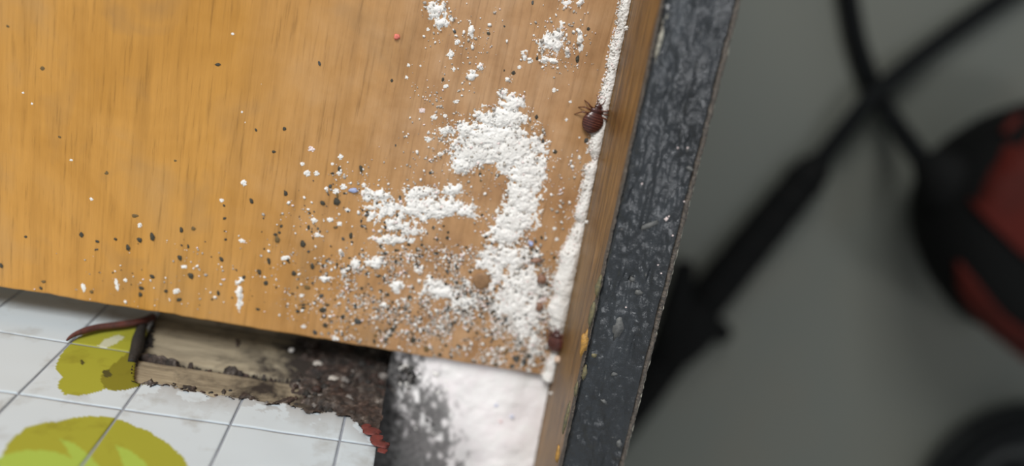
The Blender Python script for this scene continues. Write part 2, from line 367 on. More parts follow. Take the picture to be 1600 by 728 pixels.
# headboard panel: body, planks laid on it, printed vinyl in squares
YB = YP - .016
hb_v, hb_f = box(-.16, XEND, YB, YP - .0012, ZF, .060)
head = obj('headboard', hb_v, hb_f, mp_, bed, smooth=False)
zs = [-.0125, .0049, .0152, .033, .060]
for i, (za, zb) in enumerate([(-.034, -.0125), (-.0121, .0036), (.0056, .0225), (.0229, .040), (.0404, .058)]):
    k = 60; dz = .0005
    xs = np.linspace(-.16, XEND - .0001, 160); ring = []
    off = (fbm(xs * 400, xs * 0 + i, 3, i) - .5) * .0007
    zl = za + np.abs(off); zh = zb - np.abs((fbm(xs * 500, xs * 0 + i + 9, 3, i) - .5) * .0006); yy = YP + (0 if i != 2 else .0007) + off * .5
    G = [np.stack([xs, np.full_like(xs, YP - .0012), zl], -1), np.stack([xs, yy - .0003, zl], -1), np.stack([xs, yy, zl + .0006], -1), np.stack([xs, yy + .0001, (zl + zh) / 2], -1), np.stack([xs, yy, zh - .0006], -1), np.stack([xs, yy - .0003, zh], -1), np.stack([xs, np.full_like(xs, YP - .0012), zh], -1)]
    G = np.stack(G, 1); V, Q, _ = gridmesh(G[..., 0], G[..., 1], G[..., 2]); obj('plank', V, [q_[::-1] for q_ in Q], mp_, head)
# torn edge of the covering: lowest point of the vinyl at each x
tear_px = [(206, 597), (226, 601), (262, 604), (300, 612), (345, 620), (380, 622), (415, 630), (455, 634), (490, 646), (520, 645), (545, 654), (565, 668), (582, 680), (592, 694), (598, 712), (603, 735), (606, 760)]
tp = [ony(a, b_, YV) for a, b_ in tear_px]
tx = [-.0445, -.0442, -.0418, -.0402] + [p.x for p in tp]; tz = [-.4, -.008, .007, .012] + [p.z for p in tp]
o_ = np.argsort(tx); tx = np.array(tx)[o_]; tz = np.array(tz)[o_]
def zcut(x): return np.interp(x, tx, tz, left=-.4, right=.09) + (fbm(x * 700, x * 0, 4, 2) - .5) * .0022
YEL = np.array(srgb(152, 152, 50)); OLV = np.array(srgb(120, 116, 34)); GRN = np.array(srgb(156, 178, 74)); WHT = np.array(srgb(192, 202, 208)); PAL = np.array(srgb(184, 186, 160)); DRK = np.array(srgb(72, 70, 34))
def poly3(px): return [(lambda p: (p.x, p.z))(ony(a, b_, YV)) for a, b_ in px]
def inside(poly, x, z):
    r = np.zeros(x.shape, bool); j = len(poly) - 1
    for i in range(len(poly)):
        xi, zi = poly[i]; xj, zj = poly[j]
        cnd = ((zi > z) != (zj > z)) & (x < (xj - xi) * (z - zi) / (zj - zi + 1e-12) + xi); r ^= cnd; j = i
    return r
prints = [(YEL, [(107, 535), (95, 554), (86, 573), (92, 583), (99, 589), (91, 597), (90, 606), (100, 616), (125, 618), (150, 613), (165, 608), (181, 611), (205, 608), (223, 601), (260, 590), (250, 520), (212, 508), (177, 511), (137, 519)]),
          (OLV, [(160, 585), (172, 574), (188, 560), (205, 545), (250, 540), (250, 596), (223, 602), (200, 609), (178, 611), (163, 606), (157, 596)]),
          (PAL, [(153, 540), (165, 530), (185, 523), (196, 527), (180, 538), (165, 545)]), (DRK, [(160, 580), (170, 578), (176, 588), (165, 592)]), (DRK, [(124, 563), (130, 562), (131, 569), (125, 571)]),
          (YEL, [(0, 722), (4, 706), (16, 688), (41, 668), (70, 660), (94, 658), (110, 653), (140, 650), (170, 652), (200, 660), (233, 675), (262, 693), (284, 712), (297, 732), (302, 762), (288, 800), (240, 835), (170, 852), (90, 850), (20, 830), (-20, 795), (-18, 750)]),
          (GRN, [(-5, 716), (15, 708), (45, 703), (75, 704), (104, 712), (128, 724), (140, 745), (100, 780), (-20, 780)]),
          (GRN, [(94, 685), (118, 696), (140, 712), (158, 732), (168, 760), (135, 745), (115, 718)]), (GRN, [(180, 695), (205, 705), (226, 722), (240, 745), (215, 760), (196, 735)])]
prints = [(c_, poly3(p)) for c_, p in prints]
xl = [-.1525, -.1360, -.1195, -.1030, -.0865, -.0698, -.0535, -.0377, -.0208, -.0028, XEND]; zl = [-.0635, -.0464, -.0293, -.0121, .0051, .0223, .0395, .0565]
cover = empty('vinyl_covering', (-.07, YV, ZF)); cover.parent = bed; cover.location = wl[cover.name] - wl[bed.name]; cover['label'] = 'white printed vinyl in squares with lime flowers'
st = .00030
xs = np.arange(-.155, XEND, st); zz = np.arange(-.066, .0575, st); GX, GZ = np.meshgrid(xs, zz, indexing='ij')
V, Q, _ = gridmesh(GX, np.full_like(GX, YV - .00015), GZ, GZ > zcut(GX) - .0001)
o = obj('backing_sheet', V, Q, m_joint, cover)
for i in range(len(xl) - 1):
    for j in range(len(zl) - 1):
        x0, x1, z0, z1 = xl[i] + .00019, xl[i + 1] - .00019, zl[j] + .00019, zl[j + 1] - .00019
        near = x1 > -.09 and z1 > -.014
        k1 = max(3, int((x1 - x0) / (st if near else .0035))); k2 = max(3, int((z1 - z0) / (st if near else .0035)))
        GX, GZ = np.meshgrid(np.linspace(x0, x1, k1), np.linspace(z0, z1, k2), indexing='ij'); mk_ = GZ > zcut(GX)
        if not mk_.any(): continue
        ex = np.minimum(np.minimum(GX - x0, x1 - GX), np.minimum(GZ - z0, z1 - GZ)); gy = YV + .00004 * (ex > .0002) + (fbm(GX * 120, GZ * 120, 2, 4) - .5) * .00025
        V, Q, used = gridmesh(GX, gy, GZ, mk_)
        o = obj('tile', V, Q, mv, cover)
        sd = o.modifiers.new('thickness', 'SOLIDIFY'); sd.thickness = .0009; sd.offset = -1 if o.data.polygons[0].normal.y > 0 else 1
        ux, uz = GX.reshape(-1)[used], GZ.reshape(-1)[used]; col = np.tile(WHT, (len(ux), 1))
        jx = ux + (fbm(ux * 500, uz * 500, 3, 7) - .5) * .0004; jz = uz + (fbm(ux * 500, uz * 500, 3, 8) - .5) * .0004
        for c_, pl in prints: col[inside(pl, jx, jz)] = c_
        # brown staining along the tear
        stn = np.clip(1 - (uz - zcut(ux)) / .0055, 0, 1) * (fbm(ux * 350, uz * 350, 4, 6) > .47) * .45 * (ux > -.040)
        col = col * (1 - stn[:, None]) + np.array(srgb(120, 104, 88)) * stn[:, None]
        at_ = o.data.color_attributes.new('print', 'FLOAT_COLOR', 'POINT'); at_.data.foreach_set('color', col.reshape(-1).tolist())
# dark red rolled edge of the tear, red flakes
pts = smoothpts([ony(104, 532, YV + .0006), ony(118, 522, YV + .0010), ony(150, 512, YV + .0012), ony(190, 507, YV + .0012), ony(222, 502, YV + .0010), ony(238, 495, YV)], 8)
v, f = tube(pts, [.00015 + .0004 * min(1, i / 12) + .00025 * min(1, i / 40) for i in range(len(pts))], 8); obj('torn_edge', v, f, m_red, cover)['label'] = 'dark red rolled torn edge above the lime flower'
pts = smoothpts([ony(226, 503, YV), ony(218, 522, YV + .0004), ony(213, 545, YV + .0003), ony(205, 566, YV)], 8)
v, f = tube(pts, [.0006 + .0005 * math.sin(i / 24 * 3.1) for i in range(len(pts))], 8); obj('torn_edge', v, f, m_g1, cover)['label'] = 'dark tear edge beside the lime flower, gap shadow and grime'  # dark roll stands for the shadow and grime in the gap
for i, (px, py, r_) in enumerate([(573, 667, 6), (580, 674, 9), (588, 684, 8), (595, 693, 9), (597, 704, 6)]):
    q_ = LU[i] * np.array([1.25, .14, 1.25]) * r_ * PX + np.array(ony(px, py, YV + .0008)); obj('red_flake', q_, IC2[1], m_red2, cover)
# corner block that carries the heap, and cleat under the board
yb = -.115; v, f = prism([(XEND + .0002, YB), (XEND + .0002, YE - .0012), (inner_x(YE) - .0001, YE - .0012), (inner_x(yb) - .0001, yb), (XEND + .0002, yb)][::-1], ZF, -.0045)
obj('corner_block', v, f, mp_, bed, smooth=False)
v, f = prism([(inner_x(.1) - .018, .1), (inner_x(-.06) - .018, -.06), (inner_x(-.06) - .0001, -.06), (inner_x(.1) - .0001, .1)], -.035, -.0121)
obj('support_cleat', v, f, mr_, bed, smooth=False)

# ------------------------------------------------------------------ bed board
xr = lambda y: inner_x(y) - .0006
kb = 120; bx = np.linspace(-.15, xr(YE), kb); wob = (fbm(bx * 300, bx * 0, 3, 3) - .5) * .0007 + .0006 * ((bx + .02) / .06) ** 2 * 0
outline = [(x, YE + w_) for x, w_ in zip(bx, wob)] + [(xr(.09), .09), (-.15, .09)]
v, f = prism(outline, -.012, 0)
bd = obj('bed_board', v, f, mb, base=(-.05, 0, -.012), smooth=False)
bv = bd.modifiers.new('edge', 'BEVEL'); bv.width = .0004; bv.segments = 2; bv.limit_method = 'ANGLE'
tag(bd, 'orange varnished wooden bed board strewn with white powder and dark specks', 'board')

# ------------------------------------------------------------------ powder on the board
dense = [(800,163,17,15,1),(785,186,36,20,1),(768,214,58,24,1),(728,204,18,14,.9),(742,240,40,24,1),(800,235,46,40,1),(724,257,25,16,1),(820,270,28,42,1),(816,312,25,36,1),(803,345,30,25,1),(788,366,27,17,.95),(845,262,11,30,.8),
 (700,204,12,7,.8),(692,326,44,17,1),(724,331,24,14,1),(652,327,34,17,.95),(606,327,27,14,.75),(590,306,25,10,.85),(660,302,28,10,.85),(622,350,28,12,.8),(612,375,28,8,.9),(583,335,14,18,.7),(712,297,28,9,.8),(573,305,12,11,.8),
 (640,362,22,10,.7),(792,402,40,24,.8),(762,412,20,12,.75),(822,442,32,24,1),(802,472,32,34,.92),(832,484,16,30,.92),(817,508,26,26,.82),(835,535,14,30,.72),(772,430,26,18,.85),(690,455,30,12,.88),(722,472,30,14,.7),(675,442,22,10,.85),
 (682,16,15,14,.9),(690,36,10,8,.95),(706,30,6,6,.8),(737,47,4,12,.9),(737,118,7,10,.85),(750,106,6,8,.85),(862,68,18,15,.95),(872,55,9,10,.95),(850,93,7,6,.9),(864,96,6,7,.85),(887,80,5,10,.7),(907,64,5,15,.95),(877,40,5,8,.8),(883,3,10,8,.7),(907,3,6,8,.9),
 (820,88,6,8,.75),(787,145,10,8,.75),(792,124,8,6,.7),(588,410,14,9,1),(554,413,9,9,.8),(535,396,6,6,.8),(620,446,10,10,.95),(510,435,11,4,.8),(691,394,10,7,.8),(374,458,5,22,.95),(374,440,6,8,.9),(600,476,6,5,.7),(848,455,13,9,.95),(840,400,10,8,.6),(655,420,8,8,.6),(735,440,14,8,.7),(770,445,14,14,.7)]
holes = [(758,292,26,26),(765,275,16,12),(715,350,20,14),(660,395,40,14),(752,438,15,15),(707,420,22,14),(800,180,0,0)]
spk = [(700,495,130,55,.75),(600,470,100,50,.5),(790,515,75,65,1.0),(740,460,90,60,.8),(840,500,30,90,.9),(720,420,60,40,.5),(550,425,60,40,.36),(480,465,60,40,.22),(640,410,80,40,.4),(450,430,110,60,.12),(880,300,22,60,.45),(890,262,20,30,.4),(845,420,16,50,.55),(660,250,60,50,.18),(560,290,60,40,.2),(700,150,60,60,.14),(730,60,60,60,.12),(880,70,50,60,.2),(620,350,60,50,.5),(740,230,90,70,.4),(800,420,60,90,.6),(300,430,200,60,.07),(500,360,80,60,.16),(640,520,120,40,.42)]
def field(px, py):
    m = np.zeros_like(px)
    for x, y, a, b_, d in dense: m = np.maximum(m, d * np.clip(1.35 - .75 * np.sqrt(((px - x) / a) ** 2 + ((py - y) / b_) ** 2), 0, 1.2))
    for x, y, a, b_ in holes:
        if a: m = m * np.clip(np.sqrt(((px - x) / a) ** 2 + ((py - y) / b_) ** 2) - .45, 0, 1)
    return m
def speck(px, py):
    m = np.zeros_like(px)
    for x, y, a, b_, d in spk: m = np.maximum(m, d * np.clip(1.3 - np.sqrt(((px - x) / a) ** 2 + ((py - y) / b_) ** 2), 0, 1))
    return m
stp = .00019
gx = np.arange(-.045, inner_x(-.07) + .02, stp); gy = np.arange(YE + .0004, .008, stp); GX, GY = np.meshgrid(gx, gy, indexing='ij')
px, py = topx(GX, GY, np.zeros_like(GX)); fm = field(px, py)
val = fm + (fbm(GX * 1500, GY * 1500, 5, 1) - .5) * 1.45 - .55
on = (val > 0) & (GX < np.vectorize(inner_x)(GY) - .001)
Zh = np.clip(val, -.05, .5) * .0008 * np.clip(fm, .3, 1.1) + (fbm(GX * 3500, GY * 3500, 2, 2) - .5) * .00022; Zh = np.where(val > 0, np.maximum(Zh, .00004), -.0001)
pV, pQ, _ = gridmesh(GX, GY, Zh, on)
def scatter(nt_, prob, box_, zfun=None):
    x = rng.uniform(box_[0], box_[2], nt_); y = rng.uniform(box_[1], box_[3], nt_); k = rng.random(nt_) < prob(x, y); return x[k], y[k]
def safe(P_): return P_.x < inner_x(P_.y) - .0012 and P_.y > YE + .0006
x, y = scatter(70000, lambda x, y: field(x, y) ** 1.3 * np.clip(fbm(x / 9, y / 9, 3, 5) * 2.2 - .45, 0, 1) * .36, (440, -10, 930, 590))
P1 = [onz(a, b_, .0001 + .0004 * random.random()) for a, b_ in zip(x, y)]
x, y = scatter(190000, lambda x, y: speck(x, y) * np.clip(fbm(x / 16, y / 16, 4, 15) * 3.4 - 1.1, 0, 1) * np.where((y > 385) & (x > 480), 1.9, .75) * .62, (0, -20, 950, 600))
P2 = [onz(a, b_, .00008) for a, b_ in zip(x, y)]
P1 = [p for p in P1 if safe(p)]; n1 = len(P1); PP = P1 + [p for p in P2 if safe(p)]
rad = np.clip(rng.lognormal(math.log(1.1), .5, len(PP)), .45, 3.2) * PX; mi = rng.choice([0, 0, 0, 0, 0, 1, 2, 2, 2], len(PP))
low = np.array([p.y < -.040 for p in PP]) & (np.arange(len(PP)) >= n1); mi = np.where(low & (rng.random(len(PP)) < .30), rng.choice([2, 3, 3, 4], len(PP)), mi)
gV, gF, gM = grains(PP, rad, mi, flat=.55)
V, Fc, _ = join((pV, pQ), (gV, gF)); mi = np.concatenate([np.zeros(len(pQ), int), gM])
o = obj('spilled_powder', V, Fc, [m_pow, m_powp, m_powg, m_drop2, m_drop], base=(0, -.03, 0), mi=mi)
tag(o, 'white grainy powder spilled in a hooked patch over the orange board', 'powder', kind='stuff')

# powder ridge in the seam
k = 520; ss = np.linspace(-.012, (Vector((inner_x(YE), YE, 0)) - A0).dot(U) + .0006, k)
cpx = []; 
mid_ = [(-50, 7.5), (0, 7.5), (60, 7), (120, 7.5), (190, 8), (235, 9), (250, 4), (262, 9), (300, 9), (340, 9), (348, 6), (360, 11), (400, 15), (440, 17), (490, 16), (515, 10), (535, 5), (560, 7), (590, 9), (640, 9)]
pyy = np.array([topx(np.array([p.x]), np.array([p.y]), np.array([0.]))[1][0] for p in [rail(a, 0, 0) for a in ss]])
hw = np.interp(pyy, [a for a, _ in mid_], [b_ for _, b_ in mid_]) * 2 * PX
hw = hw * (1 + (fbm(ss * 350, ss * 0, 3, 8) - .5) * .5)
nv = 16; tt = np.linspace(0, 1, nv)[None, :]; wv = .0003 - hw[:, None] * tt - .0002
h0 = np.sin(np.pi * (.18 + .82 * tt)) ** .8 * np.minimum(hw[:, None] * .45, .0016)
SS = ss[:, None] * np.ones((1, nv)); h0 = h0 * (.8 + .4 * fbm(SS * 500, wv * 900, 3, 9)) + (fbm(SS * 4000, wv * 4000, 2, 3) - .5) * .0003
wv = wv + (fbm(SS * 700, wv * 900, 3, 4) - .5) * .0005 * tt
wv = np.minimum(wv, .00005)
h0[:, -1] = -.0001
V, Q, _ = gridmesh(A0.x + U.x * SS + N.x * wv, A0.y + U.y * SS + N.y * wv, np.maximum(h0, -.0002))
gp = []; gr = []
for i in range(2600):
    a = rng.integers(k); t = rng.random() ** .8 * 1.12; p = rail(ss[a], -hw[a] * t - .0001, max(0, math.sin(math.pi * (.18 + .82 * min(t, 1))) * min(hw[a] * .4, .0014)))
    if p.y > YE: gp.append(p); gr.append(float(np.clip(rng.lognormal(math.log(1.1), .35), .6, 2.3)) * PX)
gV, gF, gM = grains(gp, gr, rng.choice([0, 0, 0, 0, 1, 2], len(gp)))
Vj, Fj, _ = join((V, Q), (gV, gF))
o = obj('powder_ridge', Vj, Fj, [m_pow, m_powp, m_powg], base=(inner_x(-.03), -.03, 0), mi=np.concatenate([np.zeros(len(Q), int), gM]))
tag(o, 'narrow white powder ridge packed in the seam beside the brown rail', 'powder', kind='stuff')

# heap in the corner between board end, headboard and rail
gx = np.arange(XEND - .0001, .045, .00025); gy = np.arange(-.114, YE - .0002, .00025); GX, GY = np.meshgrid(gx, gy, indexing='ij')
IX = np.vectorize(inner_x)(GY); GX = np.minimum(GX, IX - .00002)
ZH = -.0016 + (fbm(GX * 160, GY * 160, 3, 3) - .5) * .0010 + (fbm(GX * 2500, GY * 2500, 3, 6) - .5) * .00012 + np.clip((YE - .004 - GY) / .03, 0, 1) * .001
ZH = ZH - .0012 * np.clip((.009 - GX) / .006, 0, 1)
V, Q, used = gridmesh(GX, GY, ZH, GX < IX - .0001)
o = obj('powder_heap', V, Q, mh, base=(.02, -.085, -.004))
px, py = topx(GX, GY, ZH)
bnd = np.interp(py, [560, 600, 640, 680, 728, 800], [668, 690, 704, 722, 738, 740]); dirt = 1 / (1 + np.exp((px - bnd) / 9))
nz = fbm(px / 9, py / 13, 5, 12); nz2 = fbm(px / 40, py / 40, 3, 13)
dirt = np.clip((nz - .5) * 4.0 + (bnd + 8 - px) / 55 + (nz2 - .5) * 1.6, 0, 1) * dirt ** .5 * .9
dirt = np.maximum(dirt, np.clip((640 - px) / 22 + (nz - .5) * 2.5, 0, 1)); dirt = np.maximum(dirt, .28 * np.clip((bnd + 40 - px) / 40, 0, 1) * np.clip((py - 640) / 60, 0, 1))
dc = np.repeat(dirt.reshape(-1)[used][:, None], 4, 1); dc[:, 3] = 1
at_ = o.data.color_attributes.new('dirt', 'FLOAT_COLOR', 'POINT'); at_.data.foreach_set('color', dc.reshape(-1).tolist())
tag(o, 'smooth white powder heap filling the corner by the headboard, dirty at its left', 'powder', kind='stuff')

# ------------------------------------------------------------------ grime on planks and tear
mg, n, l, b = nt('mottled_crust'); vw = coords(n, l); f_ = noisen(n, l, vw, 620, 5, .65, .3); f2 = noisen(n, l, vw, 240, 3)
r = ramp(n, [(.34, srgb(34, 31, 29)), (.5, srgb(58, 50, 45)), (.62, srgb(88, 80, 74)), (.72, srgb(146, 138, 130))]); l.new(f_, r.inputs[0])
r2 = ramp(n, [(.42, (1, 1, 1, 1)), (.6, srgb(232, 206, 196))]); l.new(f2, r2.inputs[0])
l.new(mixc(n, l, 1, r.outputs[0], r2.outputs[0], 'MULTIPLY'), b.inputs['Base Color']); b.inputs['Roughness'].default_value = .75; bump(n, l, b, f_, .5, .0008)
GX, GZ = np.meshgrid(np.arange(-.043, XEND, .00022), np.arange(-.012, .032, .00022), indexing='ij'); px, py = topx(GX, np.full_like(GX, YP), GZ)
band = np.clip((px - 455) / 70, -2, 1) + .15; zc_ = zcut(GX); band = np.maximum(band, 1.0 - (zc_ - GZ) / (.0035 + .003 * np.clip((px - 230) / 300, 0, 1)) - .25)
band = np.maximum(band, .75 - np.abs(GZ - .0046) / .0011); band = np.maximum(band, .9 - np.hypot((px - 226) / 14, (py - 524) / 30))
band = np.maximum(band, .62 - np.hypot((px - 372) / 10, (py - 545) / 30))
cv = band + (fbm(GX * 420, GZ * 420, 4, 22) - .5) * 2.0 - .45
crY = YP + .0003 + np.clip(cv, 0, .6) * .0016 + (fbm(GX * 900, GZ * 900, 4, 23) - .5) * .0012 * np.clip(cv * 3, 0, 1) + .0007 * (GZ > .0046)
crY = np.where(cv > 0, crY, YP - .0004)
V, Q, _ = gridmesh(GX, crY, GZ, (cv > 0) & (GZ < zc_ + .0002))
crust_part = (V, [q_[::-1] for q_ in Q])
gp = []; gr = []; gm = []
zone = [(470, 585), (520, 570), (600, 562), (650, 562), (690, 576), (672, 640), (660, 728), (606, 735), (596, 690), (560, 664), (500, 640), (455, 622)]
za = np.array(zone, float)
while len(gp) < 230:
    a, b_ = rng.uniform(450, 700), rng.uniform(555, 735)
    if not inside(zone, np.array([a]), np.array([b_]))[0]: continue
    p = ony(a, b_, YP + .0011)
    r_ = float(np.clip(rng.lognormal(math.log(3.2), .45), 1.4, 8)) * PX
    if p.x > XEND - .0005:
        if rng.random() < .35 or a > 690: continue
        p = onz(a, b_, -.0022); r_ *= .55
        if p.y > YE - .001 or p.x < XEND: continue
    gp.append(p); gr.append(r_); gm.append(1 if (625 < a < 665 and 585 < b_ < 645 and rng.random() < .8) else rng.choice([0, 0, 0, 1, 1, 2], 1)[0])
for i in range(120):                                  # along the torn edge
    xx = -.040 + (.0035 + .040) * rng.random() ** .75; zc = float(zcut(np.array([xx]))[0])
    if zc > .045: continue
    gp.append(Vector((xx, YP + .0006, zc - abs(rng.normal(0, .0012)) - .0002))); gr.append(float(np.clip(rng.lognormal(math.log(2.4), .4), 1, 6)) * PX); gm.append(rng.choice([0, 0, 1, 2]))
for i in range(50):                                  # in the seam between the planks
    xx = rng.uniform(-.043, .002); gp.append(Vector((xx, YP - .0001, .005 + rng.normal(0, .0004)))); gr.append(rng.uniform(1.2, 3.6) * PX); gm.append(rng.choice([0, 0, 0, 1]))
for i in range(60):                                   # dark lumps for the gap's shadow and grime beside the flower
    a, b_ = rng.uniform(214, 240), rng.uniform(502, 550); gp.append(ony(a, b_, YP + .0002)); gr.append(rng.uniform(2, 5) * PX); gm.append(0)
V, Fc, mi = grains(gp, gr, gm, LU, IC2[1], flat=.75)
V, Fc, _ = join((V, Fc), crust_part); mi = np.concatenate([mi, np.full(len(crust_part[1]), 3)])
o = obj('grime_clumps', V, Fc, [m_g1, m_g2, m_g3, mg], base=(0, YP, 0), mi=mi)
tag(o, 'dark crusted grime clumps caked along the torn headboard edge', 'grime', kind='stuff')
# loose dirt over the heap's left side
x, y = scatter(9000, lambda x, y: np.clip(1.15 - (x - 630) / 75, 0, 1) * np.clip(fbm(x / 12, y / 12, 3, 21) * 3 - 1.0, 0, 1) * .22, (625, 570, 730, 735))
P1 = [onz(a, b_, -.0016 - .0004 * random.random()) for a, b_ in zip(x, y)]; P1 = [p for p in P1 if p.y < YE - .0006 and p.x > XEND + .0004]
V, Fc, mi = grains(P1, np.clip(rng.lognormal(math.log(2.2), .55, len(P1)), .7, 6) * PX, rng.choice([0, 0, 1, 2, 3, 3], len(P1)))
o = obj('dirt_crumbs', V, Fc, [m_g1, m_drop2, m_g3, m_pow], base=(.008, -.08, -.002), mi=mi)
tag(o, 'loose black dirt crumbs over the left side of the corner powder heap', 'dirt', kind='stuff')

# ------------------------------------------------------------------ single clumps, droppings, flecks
def mesh_of(name, v, f, m):
    me = bpy.data.meshes.new(name); me.from_pydata(v.tolist(), [], f); me.materials.append(m); me.polygons.foreach_set('use_smooth', [True] * len(f)); me.update(); return me
def bits(name, m, var=LU, f=IC2[1]):
    out = []
    for i, v in enumerate(var):
        q = v.copy(); q[:, 2] -= q[:, 2].min() + .35; out.append(mesh_of(name, q, f, m))
    return out
def cluster(seed):
    g = np.random.default_rng(seed); V = []; Fc = []
    for i in range(22):
        a = g.uniform(0, 6.28); r_ = (g.random() ** .7) * .85 if i > 4 else .25; sz = g.uniform(.22, .5) * (1.25 - r_ * .7); v = GR[g.integers(len(GR))] * sz; v[:, 2] = v[:, 2] * .9 + sz * .35
        Fc += [[q + len(V) * len(v) for q in t] for t in IC1[1]]; V.append(v + np.array([r_ * math.cos(a), r_ * math.sin(a), 0]))
    return np.concatenate(V), Fc
CLU = [cluster(k) for k in range(10)]
B_pow = [mesh_of('powder_clump', v, f, m_pow) for v, f in CLU]; B_powp = [mesh_of('powder_clump', v, f, m_powp) for v, f in CLU]
B_dr = bits('dropping', m_drop, GR, IC1[1]); B_dr2 = bits('dropping', m_drop2, GR, IC1[1]); B_st = bits('dropping', m_stain, GR, IC1[1])
def bit(name, me, px, py, rx, ry, hz, z=0.0, rot=None):
    o = bpy.data.objects.new(name, me); C.objects.link(o); o.location = onz(px, py, z); o.scale = (rx * PX, ry * PX, hz * PX); o.rotation_euler = (0, 0, rot if rot is not None else math.radians(13.1)); return o
LM = [('the hooked powder patch', 775, 250, 95), ('the left arm of the powder patch', 640, 335, 95), ('the crawling bed bug', 924, 182, 30), ('the salmon fleck', 620, 57, 14), ('the round tan disc', 752, 438, 22), ('the powder ridge by the rail', 880, 400, 30), ('the lime flower print', 150, 560, 70),
      ('the tall white streak', 374, 458, 18), ('the upper powder patch near the rail', 866, 70, 32), ('the upper left powder patch', 686, 25, 24), ('the pale blue fleck', 552, 297, 14), ('the wedged bed bug', 868, 528, 20), ('the torn plank gap', 420, 570, 80), ('the dark grime', 620, 620, 60), ('the white corner heap', 770, 640, 60)]
def where(x, y):
    d, nm, lx, ly = min((math.hypot(x - lx, y - ly) - r_, nm, lx, ly) for nm, lx, ly, r_ in LM)
    dx, dy = x - lx, y - ly; side_ = ('left of ' if dx < 0 else 'right of ') if abs(dx) > abs(dy) else ('above ' if dy < 0 else 'below ')
    return ('on bare board, ' if d > 130 else 'just ' if d < 25 else '') + side_ + nm
clumps = [(486,233,6,5,1),(472,256,4,4),(480,271,7,6),(495,271,5,5),(530,270,5,5),(532,245,5,5),(519,256,3,3),(510,295,4,4),(526,299,7,5),(537,292,6,6),(569,289,4,4),(491,344,6,5),(530,350,5,5),(515,343,6,5),(543,328,5,4),(496,367,6,5),
 (669,218,6,5),(688,241,5,4),(694,205,8,7),(445,403,9,5),(537,424,6,5),(474,510,5,5),(523,528,5,6),(471,462,4,4),(143,311,3,3),(346,313,4,4),(378,376,6,4),(275,455,7,6),(287,417,6,4),(130,449,4,10),(218,352,4,5),(183,445,4,12),(196,438,4,4),(381,286,6,6),
 (714,66,5,5),(704,85,6,8),(678,183,6,6),(695,181,4,4),(659,173,6,5,1),(712,159,5,4),(696,135,5,4),(866,141,4,4),(891,159,3,3),(885,187,3,3),(709,108,3,4),(635,121,3,3),(638,102,3,3),(657,103,2,2),(828,96,5,4),(812,105,4,3),(669,46,3,3),
 (36,145,2,2),(50,162,2,2),(364,53,3,2),(111,250,3,2),(378,175,2,2),(847,468,9,7,1),(846,456,11,6,1),(905,246,3,4),(917,238,3,3),(905,215,2,2),(866,357,4,4),(845,352,3,3),(870,374,4,4),(800,418,4,4),(819,425,5,4),(797,481,5,4),(806,489,4,4),(785,545,5,5),(763,553,4,5),(826,579,5,4),(756,417,6,5)]
for i, cl in enumerate(clumps):
    pk = len(cl) > 4; me = random.choice(B_powp if pk else B_pow); o = bit('powder_clump', me, cl[0], cl[1], cl[2] * .95, cl[3] * .95, min(cl[2], cl[3]) * .4)
    lab = 'white powder lump ' + where(cl[0], cl[1])
    if pk: lab = ['pinkish white lump alone on the board, upper left of the powder', 'pinkish white lump just above the main powder patch', 'lower pinkish lump beside the powder ridge', 'upper pinkish lump beside the powder ridge'][[j for j, q in enumerate([c for c in clumps if len(c) > 4]) if q is cl][0]]
    tag(o, lab, 'powder lump', 'loose powder lumps on the board')
drops = [(40,370,3),(127,367,5),(152,377,4),(200,387,5),(211,337,6),(238,370,6),(218,375,5),(284,359,5),(302,357,4),(281,403,5),(294,385,3),(350,321,3),(351,341,4),(351,361,2),(353,374,3),(393,314,5),(346,405,5),(238,432,5),(298,431,6),(381,433,5),(341,458,4),(143,456,4),(64,450,4),(68,440,4),(280,468,6),(259,455,4),(2,415,4),(166,271,3),
 (12,41,3),(66,107,4),(93,214,3),(167,270,3),(340,101,4),(400,203,3),(445,201,4),(428,237,4),(499,99,4),(274,251,3),(433,374,6),(473,381,6),(482,355,4),(526,315,7),(504,317,6),(447,302,5),(539,302,4),(527,305,4),(564,264,5),(530,264,4),(519,271,3),(497,357,3),(548,368,5),(536,373,4),(576,330,4),(625,310,4),(602,355,4),(595,385,4),(620,391,5),(628,377,4),(651,389,3),(683,374,3),(672,270,3),(672,251,3),(618,227,2),(427,237,3),(640,335,3),
 (420,408,5),(405,425,5),(415,442,5),(459,427,5),(480,449,6),(488,416,5),(510,429,4),(465,449,3),(502,462,6),(504,484,7),(506,494,5),(508,508,5),(492,519,6),(465,486,5),(474,481,5),(559,502,8),(613,515,7),(609,524,5),(592,431,5),(618,409,4),(640,465,5),(603,476,3),(640,487,4),(666,545,6),(666,556,5),(557,539,5),(687,554,4),(526,516,4),(535,495,5),(605,460,4),(583,471,4),(562,410,4),(555,479,5),(403,483,4),(603,531,4),(645,531,6),
 (692,124,4),(838,183,4),(788,201,2),(716,194,3),(777,172,3),(750,272,4),(751,282,3),(673,270,4),(777,274,4),(867,237,4),(849,220,4),(916,219,6),(925,221,5),(781,336,3),(753,336,3),(681,396,5),(700,363,3),(652,391,3),(683,374,3),(768,388,3),(846,371,4),(836,406,5),(844,405,5),(710,49,4),(802,114,4),(763,52,4),(902,92,5),(832,4,3),(839,91,3),(612,126,3),(919,45,3),(788,41,2),(788,110,2),(221,450,5),(220,460,5),(728,458,4),(724,446,4),(770,470,4),(752,490,4),(790,500,5),(812,535,5),(806,560,8),(818,566,8),(800,572,6),(826,556,6),(792,548,5),(770,530,4),(745,520,4),(830,515,5),(716,540,4),(700,520,4)]
for i in range(105):
    while True:
        a, b_ = rng.uniform(380, 850), rng.uniform(340, 575)
        p = onz(a, b_)
        if safe(p) and rng.random() < speck(np.array([a]), np.array([b_]))[0] * 1.6: break
    drops.append((a, b_, float(rng.uniform(2, 4.2))))
